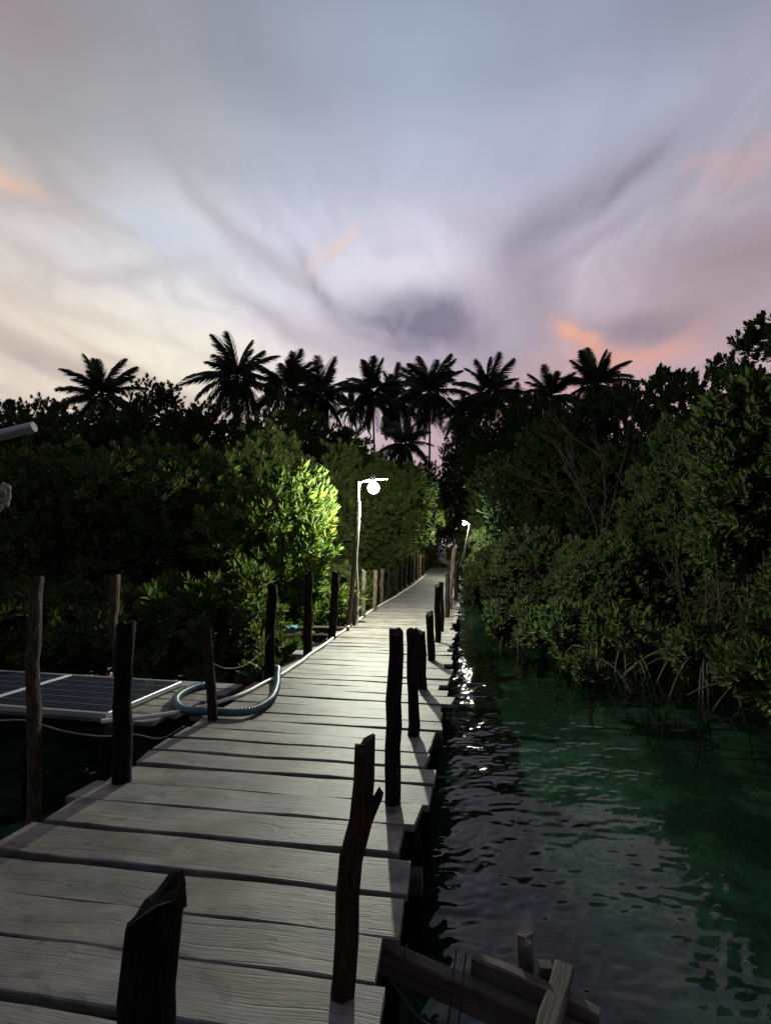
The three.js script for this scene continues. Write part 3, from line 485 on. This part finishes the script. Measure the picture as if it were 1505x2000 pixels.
function makeTree(name, label, category, o) {
  const { x, z, top, bot, rx, seed, group } = o,  rz = o.rz ?? rx, r = rng(seed * 97 + 5), gy = bed(x, z);
  const t = thing(name, label, category, [x, gy, z], group), H = top - gy, far = o.far ?? false;
  const cy = (top + bot) / 2 - gy, ry = (top - bot) / 2, leaf = o.leaf ?? 0.165;
  // clumps of foliage, uneven, towards the outside of the crown
  const clumps = [], nc = o.clumps ?? Math.round(10 + 5 * rx * Math.max(1, ry * 0.5));
  for (let k = 0; k < nc; k++) {
    const yy = 1 - (2 * (k + 0.5)) / nc, a = k * 2.39996 + r() * 0.9, ring = Math.sqrt(1 - yy * yy), f = 0.5 + 0.42 * r() + 0.26 * n3(Math.cos(a) * 1.4 + seed, yy * 1.7, Math.sin(a) * 1.4);
    const shape = o.shape === 'dome' ? (yy < 0 ? 1.0 : 1) : 1;
    clumps.push({ p: V(Math.cos(a) * ring * rx * f * shape, cy + yy * ry * (0.7 + 0.24 * r()), Math.sin(a) * ring * rz * f * shape), r: (0.2 + 0.26 * r()) * Math.min(rx, ry * 1.3) });
  }
  // stems
  const stems = o.stems ?? 1, tr = o.trunk ?? clamp(H * 0.016 + 0.02, 0.035, 0.2), tips = [];
  const trunkGeos = [];
  for (let k = 0; k < stems; k++) {
    const a = r() * 6.28, lean = stems > 1 ? 0.25 * rx : 0.1 * rx;
    const end = V(Math.cos(a) * lean, cy + ry * 0.25, Math.sin(a) * lean);
    const path = smoothPath([[Math.cos(a) * 0.12 * stems, -0.25, Math.sin(a) * 0.12 * stems], [end.x * 0.3 + (r() - 0.5) * 0.15, cy * 0.4, end.z * 0.3 + (r() - 0.5) * 0.15], [end.x * 0.8, cy * 0.8, end.z * 0.8], end.toArray()], 10);
    trunkGeos.push(tube(path, path.map((_, i) => tr * (1.15 - 0.8 * (i / 10))), { sides: far ? 6 : 8, rough: 0.12, seed: seed + k })); tips.push(path);
  }
  part('trunk', mergeGeometries(trunkGeos), far ? mBark : mBark, t);
  const nb = o.branches ?? (far ? 4 : 8);
  for (let k = 0; k < nb; k++) {
    const c = clumps[(k * 7 + 3) % clumps.length].p, path = tips[k % tips.length], from = path[3 + Math.floor(r() * 5)];
    const m = from.clone().lerp(c, 0.5).add(V((r() - 0.5) * 0.3, 0.12 + 0.1 * r(), (r() - 0.5) * 0.3).multiplyScalar(rx * 0.4));
    const bp = smoothPath([from.toArray(), m.toArray(), c.toArray()], 7);
    part('branch', tube(bp, bp.map((_, i) => tr * (0.5 - 0.4 * (i / 7))), { sides: 6, rough: 0.12, seed: seed + k }), o.twigMat ?? mBark, t);
  }
  for (let k = 0; k < (o.roots ?? 0); k++) {
    const a = (o.rootDir ?? 0) + (r() - 0.5) * (o.rootSpread ?? 6.28), reach = (0.5 + 0.7 * r()) * (o.rootReach ?? 1.1), hh = (0.5 + 0.7 * r()) * (o.rootHigh ?? 1), y0 = 0.85 + hh * 0.55;
    const bx = Math.cos(a), bz = Math.sin(a), gy2 = bed(x + bx * reach, z + bz * reach) - gy - 0.15;
    const rp = smoothPath([[bx * 0.02, y0, bz * 0.02], [bx * reach * 0.4, y0 * 0.98, bz * reach * 0.4], [bx * reach * 0.8, y0 * 0.55, bz * reach * 0.8], [bx * reach, gy2, bz * reach]], 12);
    part('prop_root', tube(rp, rp.map((_, i) => 0.019 - 0.008 * (i / 12)), { sides: 6, rough: 0.15, seed: seed + k * 3 }), o.twigMat ?? mRoot, t);
  }
  // leaves
  const area = 4 * Math.PI * Math.pow((Math.pow(rx * rz, 1.6) + Math.pow(rx * ry, 1.6) + Math.pow(rz * ry, 1.6)) / 3, 1 / 1.6);
  const n = Math.round(((o.cover ?? 3) * area) / (2.06 * leaf * leaf)), geo = (far ? FAR : ROS)[seed % (far ? 2 : 3)];
  const mesh = new THREE.InstancedMesh(geo, o.mat ?? (far ? mFarLeaf : mLeaf), n);
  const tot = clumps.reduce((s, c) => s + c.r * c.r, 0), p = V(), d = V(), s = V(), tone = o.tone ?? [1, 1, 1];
  let k = 0;
  for (const c of clumps) {
    const m = c === clumps[clumps.length - 1] ? n - k : Math.round((n * c.r * c.r) / tot);
    for (let q = 0; q < m && k < n; q++, k++) {
      do d.set(r() * 2 - 1, r() * 2 - 1, r() * 2 - 1); while (d.lengthSq() > 1 || d.lengthSq() < 0.02);
      const len = d.length(); d.normalize();
      p.copy(c.p).addScaledVector(d, c.r * Math.pow(len, 0.55) * (1 + 0.35 * n3(d.x * 2 + c.p.x, d.y * 2, d.z * 2 + c.p.z)));
      if (r() < 0.13) p.addScaledVector(d, c.r * 0.6 * r());
      if (p.y + gy < (o.floor ?? 0.03)) p.y = (o.floor ?? 0.03) - gy + 0.12 * r();
      d.multiplyScalar(0.75).add(V(p.x, (p.y - cy) * 0.6, p.z).normalize().multiplyScalar(0.35)).add(V((r() - 0.5) * 0.9, (o.up ?? 0.75) + (r() - 0.5) * 0.5, (r() - 0.5) * 0.9)).normalize();
      qI.setFromUnitVectors(Y, d); const sc = leaf * (0.7 + 0.6 * r()); s.set(sc, sc, sc);
      mI.compose(p, qI, s); mesh.setMatrixAt(k, mI);
      const y = r(), b = 0.65 + 0.6 * r();
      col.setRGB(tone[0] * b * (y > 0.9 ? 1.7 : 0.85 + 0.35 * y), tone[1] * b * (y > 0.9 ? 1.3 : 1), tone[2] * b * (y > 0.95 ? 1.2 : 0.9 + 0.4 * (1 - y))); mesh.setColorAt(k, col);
    }
  }
  mesh.name = 'crown'; mesh.userData.kind = 'stuff'; shadows(mesh); t.add(mesh);
  return t;
}
// x, z, crown top, crown foot, half width, label, options
const leftNear = 'mangroves lining the left bank', leftLow = 'low mangrove bushes along the left waterline', leftFar = 'dark trees behind the left bank', rightLow = 'low mangrove bushes along the right waterline', rightTall = 'mangroves on the right bank', rightFar = 'dark trees behind the right bank';
const T = (name, x, z, top, bot, rx, group, label, o = {}) => makeTree(name, label, name === 'mangrove_bush' ? 'bush' : 'tree', { tone: x > 2.5 ? [0.82, 0.8, 0.86] : [1.2, 1.14, 1.05], x, z, top, bot, rx, group, seed: (used.get('mangrove_tree') ?? 0) + 31 * (used.get('mangrove_bush') ?? 0) + 57 * (used.get('broadleaf_tree') ?? 0) + 1, ...o });  // default leaf tint carries painted light: darker for the dim right bank, lighter left
const M = 'mangrove_tree', Bu = 'mangrove_bush', Br = 'broadleaf_tree';
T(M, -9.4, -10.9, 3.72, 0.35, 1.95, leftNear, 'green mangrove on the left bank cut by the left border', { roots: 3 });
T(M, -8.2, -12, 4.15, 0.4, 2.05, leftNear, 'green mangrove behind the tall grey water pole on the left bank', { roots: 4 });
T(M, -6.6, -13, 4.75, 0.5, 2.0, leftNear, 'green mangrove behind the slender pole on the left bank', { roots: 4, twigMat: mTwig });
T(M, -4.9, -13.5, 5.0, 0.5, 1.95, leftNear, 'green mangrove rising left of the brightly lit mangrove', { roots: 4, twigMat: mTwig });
T(M, -2.25, -10.95, 3.98, 0.95, 1.34, leftNear, 'brightly lamplit yellow green mangrove beside the lamp pole', { roots: 4, leaf: 0.19, rz: 1.25, cover: 2.6, twigMat: mTwig, tone: [1.4, 1.42, 0.85] });  // young yellow green leaves, tint also raised to paint in extra lamplight
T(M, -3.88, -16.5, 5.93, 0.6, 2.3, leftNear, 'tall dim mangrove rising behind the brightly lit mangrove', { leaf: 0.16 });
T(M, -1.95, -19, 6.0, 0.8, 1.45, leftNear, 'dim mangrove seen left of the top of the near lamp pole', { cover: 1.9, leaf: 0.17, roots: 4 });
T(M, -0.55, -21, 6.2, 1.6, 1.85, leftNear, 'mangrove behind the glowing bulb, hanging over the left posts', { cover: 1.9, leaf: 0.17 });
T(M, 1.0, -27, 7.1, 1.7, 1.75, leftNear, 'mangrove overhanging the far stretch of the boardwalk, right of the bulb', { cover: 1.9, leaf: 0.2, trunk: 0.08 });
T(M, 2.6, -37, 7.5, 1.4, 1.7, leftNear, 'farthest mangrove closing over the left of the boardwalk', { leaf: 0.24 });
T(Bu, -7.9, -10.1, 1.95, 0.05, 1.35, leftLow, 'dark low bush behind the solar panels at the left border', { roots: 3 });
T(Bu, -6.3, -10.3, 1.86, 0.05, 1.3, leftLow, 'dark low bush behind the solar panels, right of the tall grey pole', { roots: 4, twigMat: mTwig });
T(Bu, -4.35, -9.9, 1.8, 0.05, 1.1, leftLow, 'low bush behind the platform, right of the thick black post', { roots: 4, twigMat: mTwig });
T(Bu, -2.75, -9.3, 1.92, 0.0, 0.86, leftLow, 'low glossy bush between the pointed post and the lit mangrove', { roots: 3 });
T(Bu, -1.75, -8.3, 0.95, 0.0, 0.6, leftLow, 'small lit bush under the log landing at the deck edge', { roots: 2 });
T(Bu, -1.72, -11.0, 2.15, 0.1, 0.8, leftLow, 'lit yellow green bush at the foot of the lamp pole', { roots: 4, leaf: 0.17, cover: 2.4, tone: [1.4, 1.42, 0.85] });  // yellow green leaf tint brightened so lamplight is partly in the colour
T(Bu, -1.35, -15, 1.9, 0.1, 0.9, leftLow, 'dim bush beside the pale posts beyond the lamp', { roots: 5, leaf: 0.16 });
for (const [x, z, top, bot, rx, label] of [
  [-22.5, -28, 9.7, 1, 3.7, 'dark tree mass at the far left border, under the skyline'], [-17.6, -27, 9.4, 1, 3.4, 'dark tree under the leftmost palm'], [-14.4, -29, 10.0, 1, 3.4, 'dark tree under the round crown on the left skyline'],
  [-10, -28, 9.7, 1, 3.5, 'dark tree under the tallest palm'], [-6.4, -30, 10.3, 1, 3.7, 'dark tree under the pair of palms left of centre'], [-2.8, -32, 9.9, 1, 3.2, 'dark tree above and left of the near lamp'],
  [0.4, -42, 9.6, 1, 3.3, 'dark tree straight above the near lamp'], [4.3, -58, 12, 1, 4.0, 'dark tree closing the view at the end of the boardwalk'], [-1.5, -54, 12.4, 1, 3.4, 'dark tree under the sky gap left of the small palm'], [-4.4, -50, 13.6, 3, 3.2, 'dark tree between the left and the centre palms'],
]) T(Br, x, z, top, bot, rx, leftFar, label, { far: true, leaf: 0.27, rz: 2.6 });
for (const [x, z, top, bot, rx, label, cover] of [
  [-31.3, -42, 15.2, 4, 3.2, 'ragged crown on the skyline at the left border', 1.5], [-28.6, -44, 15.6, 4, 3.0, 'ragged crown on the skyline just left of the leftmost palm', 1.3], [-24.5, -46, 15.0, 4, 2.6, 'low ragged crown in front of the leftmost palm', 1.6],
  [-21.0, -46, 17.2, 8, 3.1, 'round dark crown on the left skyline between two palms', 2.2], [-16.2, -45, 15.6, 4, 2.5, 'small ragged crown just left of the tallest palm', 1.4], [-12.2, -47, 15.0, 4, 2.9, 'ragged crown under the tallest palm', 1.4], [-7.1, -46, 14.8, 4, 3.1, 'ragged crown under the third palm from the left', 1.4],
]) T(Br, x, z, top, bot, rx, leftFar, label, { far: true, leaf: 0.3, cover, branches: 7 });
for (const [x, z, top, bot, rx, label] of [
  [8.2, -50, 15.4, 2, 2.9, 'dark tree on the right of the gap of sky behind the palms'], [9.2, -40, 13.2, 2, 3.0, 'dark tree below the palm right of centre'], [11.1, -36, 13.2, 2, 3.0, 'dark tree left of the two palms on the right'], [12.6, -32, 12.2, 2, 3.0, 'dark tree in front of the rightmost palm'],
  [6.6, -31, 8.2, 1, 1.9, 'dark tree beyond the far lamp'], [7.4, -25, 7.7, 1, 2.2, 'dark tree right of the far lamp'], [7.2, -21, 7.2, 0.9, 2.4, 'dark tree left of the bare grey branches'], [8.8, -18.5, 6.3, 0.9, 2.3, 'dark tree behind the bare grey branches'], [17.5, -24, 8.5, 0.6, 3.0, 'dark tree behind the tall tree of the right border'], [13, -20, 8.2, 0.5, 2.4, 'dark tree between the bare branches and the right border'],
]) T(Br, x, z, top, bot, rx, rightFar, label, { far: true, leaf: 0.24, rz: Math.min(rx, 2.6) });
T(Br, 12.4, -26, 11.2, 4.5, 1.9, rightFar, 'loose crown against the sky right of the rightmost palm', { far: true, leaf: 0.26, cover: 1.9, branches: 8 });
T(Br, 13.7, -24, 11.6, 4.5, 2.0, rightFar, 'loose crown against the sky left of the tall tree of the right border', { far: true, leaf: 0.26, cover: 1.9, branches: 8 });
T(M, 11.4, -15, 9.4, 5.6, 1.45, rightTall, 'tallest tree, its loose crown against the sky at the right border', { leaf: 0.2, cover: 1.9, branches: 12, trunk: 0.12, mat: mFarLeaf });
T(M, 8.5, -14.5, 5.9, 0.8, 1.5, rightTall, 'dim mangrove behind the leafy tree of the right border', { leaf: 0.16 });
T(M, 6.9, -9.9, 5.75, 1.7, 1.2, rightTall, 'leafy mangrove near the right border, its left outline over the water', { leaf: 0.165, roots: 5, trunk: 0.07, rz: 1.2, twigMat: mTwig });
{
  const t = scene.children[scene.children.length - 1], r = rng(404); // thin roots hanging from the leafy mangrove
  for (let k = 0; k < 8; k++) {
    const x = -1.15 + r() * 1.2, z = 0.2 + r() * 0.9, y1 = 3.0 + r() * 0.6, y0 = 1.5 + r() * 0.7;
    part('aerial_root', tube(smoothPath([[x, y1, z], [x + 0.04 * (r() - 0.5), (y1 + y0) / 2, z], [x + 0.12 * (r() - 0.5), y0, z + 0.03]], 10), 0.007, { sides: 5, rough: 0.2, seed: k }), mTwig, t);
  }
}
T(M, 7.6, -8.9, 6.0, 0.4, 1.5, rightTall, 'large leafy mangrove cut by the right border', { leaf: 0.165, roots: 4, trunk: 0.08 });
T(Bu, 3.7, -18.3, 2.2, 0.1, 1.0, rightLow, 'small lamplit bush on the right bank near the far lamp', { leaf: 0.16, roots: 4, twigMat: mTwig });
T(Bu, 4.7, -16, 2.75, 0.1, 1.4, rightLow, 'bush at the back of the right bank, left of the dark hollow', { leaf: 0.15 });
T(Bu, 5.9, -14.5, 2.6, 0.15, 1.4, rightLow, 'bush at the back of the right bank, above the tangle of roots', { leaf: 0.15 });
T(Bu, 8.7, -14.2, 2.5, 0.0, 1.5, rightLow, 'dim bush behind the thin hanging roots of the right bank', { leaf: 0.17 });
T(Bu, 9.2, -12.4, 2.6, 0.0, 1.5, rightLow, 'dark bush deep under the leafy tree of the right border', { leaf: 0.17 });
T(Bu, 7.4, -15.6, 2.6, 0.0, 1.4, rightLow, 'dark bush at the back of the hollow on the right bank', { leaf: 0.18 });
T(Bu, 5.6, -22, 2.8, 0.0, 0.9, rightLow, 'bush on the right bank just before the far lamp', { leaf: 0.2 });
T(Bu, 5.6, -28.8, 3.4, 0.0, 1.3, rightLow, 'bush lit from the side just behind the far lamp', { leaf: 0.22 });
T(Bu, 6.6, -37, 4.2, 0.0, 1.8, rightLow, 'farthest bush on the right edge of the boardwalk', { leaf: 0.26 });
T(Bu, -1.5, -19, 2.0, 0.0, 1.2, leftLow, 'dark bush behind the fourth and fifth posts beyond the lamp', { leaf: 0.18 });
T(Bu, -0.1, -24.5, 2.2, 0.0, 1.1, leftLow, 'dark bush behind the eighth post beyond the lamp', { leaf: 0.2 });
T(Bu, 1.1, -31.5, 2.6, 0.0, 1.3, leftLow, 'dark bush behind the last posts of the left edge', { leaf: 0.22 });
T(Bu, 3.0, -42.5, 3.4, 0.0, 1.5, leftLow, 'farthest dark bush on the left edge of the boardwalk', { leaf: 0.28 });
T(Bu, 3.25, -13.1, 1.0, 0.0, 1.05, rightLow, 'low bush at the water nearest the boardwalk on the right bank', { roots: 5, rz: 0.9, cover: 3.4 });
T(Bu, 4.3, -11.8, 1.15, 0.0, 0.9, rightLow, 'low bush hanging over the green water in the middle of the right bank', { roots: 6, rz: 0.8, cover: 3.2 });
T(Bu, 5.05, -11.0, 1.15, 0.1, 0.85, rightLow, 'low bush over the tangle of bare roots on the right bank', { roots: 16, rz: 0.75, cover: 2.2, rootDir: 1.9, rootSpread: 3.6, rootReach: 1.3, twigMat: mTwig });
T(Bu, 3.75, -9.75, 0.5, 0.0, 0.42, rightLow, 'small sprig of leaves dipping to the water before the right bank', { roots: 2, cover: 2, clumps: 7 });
T(Bu, 5.85, -9.5, 1.05, 0.1, 0.75, rightLow, 'low bush between the tangle of roots and the right border', { roots: 12, rootReach: 1.6, rootDir: 2.2, rootSpread: 3, twigMat: mTwig });
T(Bu, 5.85, -7.95, 1.5, 0.1, 0.65, rightLow, 'nearest low bush at the right border, hanging over the water', { roots: 10, rootReach: 1.6, rootDir: 2.4, rootSpread: 3 });

// bare branches
function bareTree(label, x, z, y0, h, seed, mat, lean) {
  const gy = bed(x, z), t = thing('bare_tree', label, 'bare tree', [x, gy, z], 'bare grey branches on the right bank'), r = rng(seed);
  const grow = (p, d, len, rad, depth, parent) => {
    const pts = [p]; const dd = d.clone();
    for (let i = 0; i < 5; i++) { dd.add(V((r() - 0.5) * 0.35, (r() - 0.4) * 0.25, (r() - 0.5) * 0.35)).normalize(); pts.push(pts[i].clone().addScaledVector(dd, len / 5)); }
    const m = part(depth ? 'branch' : 'trunk', tube(pts, pts.map((_, i) => rad * (1 - 0.13 * i)), { sides: 5, rough: 0.1, seed }), mat, parent);
    if (depth < 4) for (let k = 0; k < (depth ? 3 : 4); k++) grow(pts[2 + Math.floor(r() * 4)], dd.clone().add(V((r() - 0.5) * 2.0, (r() - 0.3) * 1.1, (r() - 0.5) * 1.2)).normalize(), len * (0.5 + 0.25 * r()), rad * 0.55, depth + 1, t);
    return m;
  };
  grow(V(0, -0.2, 0), V(lean, 1, 0.1).normalize(), y0 - gy + h * 0.4, 0.05, 0, t);
}
bareTree('leafless grey shrub standing against the dark trees of the right bank', 7.3, -16.0, 2.2, 3.4, 5, mTwig, 0.1);
bareTree('small bare forked branch in the dark hollow of the right bank', 6.1, -11.9, 0.9, 1.6, 14, mTwig, 0.3);
bareTree('twiggy bare shrub by the water under the far lamp', 3.6, -15.4, 0.4, 1.2, 21, mBark, 0.2);

// ---------------------------------------------------------------- palms
function frondGeometry(seed, droop) {
  const r = rng(seed), pos = [], n = 64;
  const mid = (t) => V(t * (1 - 0.1 * droop * t), -droop * t * t * 0.62, 0), q = [];
  for (let i = 0; i <= 8; i++) q.push(mid(i / 8));
  const stalk = tube(q, q.map((_, i) => 0.012 * (1 - 0.1 * i)), { sides: 4 });
  for (let i = 0; i < n; i++) for (const s of [-1, 1]) {
    const t = 0.14 + 0.86 * (i / n) + (r() - 0.5) * 0.01, p = mid(t), L = 0.3 * Math.pow(Math.sin(Math.PI * Math.min(0.97, 0.12 + 0.86 * t)), 0.6) * (0.85 + 0.3 * r());
    const fwd = 0.5 + 0.35 * t + (r() - 0.5) * 0.2, down = -0.5 - 0.6 * r() - 0.3 * droop, dir = V(fwd, down * 0.75, s * (0.75 + 0.2 * r())).normalize(), w = 0.0105;
    const a = p.clone().add(V(-w, 0, 0)), b = p.clone().add(V(w, 0.004, 0)), m = p.clone().addScaledVector(dir, L * 0.55), e = p.clone().addScaledVector(dir, L).add(V(0, -L * 0.22, 0));
    const m1 = m.clone().add(V(-w * 1.1, 0, 0)), m2 = m.clone().add(V(w * 1.1, 0, 0));
    for (const v of [a, b, m1, b, m2, m1, m1, m2, e]) pos.push(v.x, v.y, v.z);
  }
  const g = new THREE.BufferGeometry(); g.setAttribute('position', new THREE.Float32BufferAttribute(pos, 3)); g.computeVertexNormals(); g.setIndex([...Array(pos.length / 3).keys()]);
  stalk.deleteAttribute('uv'); return mergeGeometries([stalk, g]);
}
const FR = [frondGeometry(1, 0.5), frondGeometry(2, 0.85), frondGeometry(3, 1.2), frondGeometry(4, 1.45)];
function palm(label, x, z, top, reach, seed, upright = 0) {
  const gy = bed(x, z), t = thing('coconut_palm', label, 'palm', [x, gy, z], 'coconut palms on the skyline'), r = rng(seed * 13 + 1), h = top - gy;
  const bx = (r() - 0.5) * 3, path = smoothPath([[bx, -0.3, 0], [bx * 0.6, h * 0.35, 0.4], [bx * 0.1, h * 0.75, 0.2], [0, h, 0]], 14);
  part('trunk', tube(path, path.map((_, i) => 0.19 - 0.07 * (i / 14)), { sides: 8, rough: 0.08, seed }), mBark, t);
  const n = 38;
  for (let i = 0; i < n; i++) {
    const k = i / (n - 1), el = degToRad(lerp(88, -50, Math.pow(k, 0.85)) + (r() - 0.5) * 30 + upright * 18), az = i * 2.39996 + (r() - 0.5) * 1.1;
    const f = part('frond', FR[clamp(Math.floor(k * 3.2 + r() * 1.2), 0, 3)], mFrond, t), L = reach * (1.08 + 0.45 * r()) * (k > 0.85 ? 0.85 : 1);
    f.position.set(0, h - 0.1 * k, 0); f.scale.set(L, L, L); f.rotation.set((r() - 0.5) * 1.1, az, el, 'YZX');
  }
}
palm('leftmost coconut palm, half sunk in the left tree line', -40.6, -72, 24.4, 4.1, 1, 0.4);
palm('tallest coconut palm, standing left of the pair of palms', -20.7, -70, 26.2, 4.4, 2);
palm('coconut palm right beside the tallest one, second in the left cluster', -14.1, -72, 25.0, 4.1, 3);
palm('coconut palm at the right end of the left cluster', -9.6, -74, 24.8, 3.8, 4);
palm('coconut palm straight above the near lamp, left of the centre cluster', -1.8, -74, 25.2, 4.0, 5);
palm('coconut palm in the middle of the centre cluster, slightly behind', 1.5, -78, 25.2, 3.8, 6);
palm('coconut palm at the right of the centre cluster with drooping fronds', 6.3, -72, 24.8, 4.2, 7);
palm('coconut palm standing alone right of the sky gap', 15.3, -74, 25.4, 3.9, 8, 0.3);
palm('small coconut palm on the right, its fronds drooping to the left', 23.7, -72, 24.2, 3.2, 9);
palm('rightmost coconut palm, its upright fronds below the orange cloud', 29.3, -70, 25.2, 3.9, 10, 0.6);
palm('short coconut palm low in the sky gap under the centre cluster', 2.4, -62, 15.2, 2.7, 11, 0.2);
palm('small coconut palm left of the lone palm, half hidden by trees', 11.2, -72, 21.6, 2.8, 12, 0.2);
palm('far small coconut palm just right of the lone palm', 21.1, -80, 25.0, 2.5, 13);
palm('far tiny coconut palm between the left and centre clusters', -5.8, -88, 27.2, 2.4, 14);

renderer.render(scene, camera);
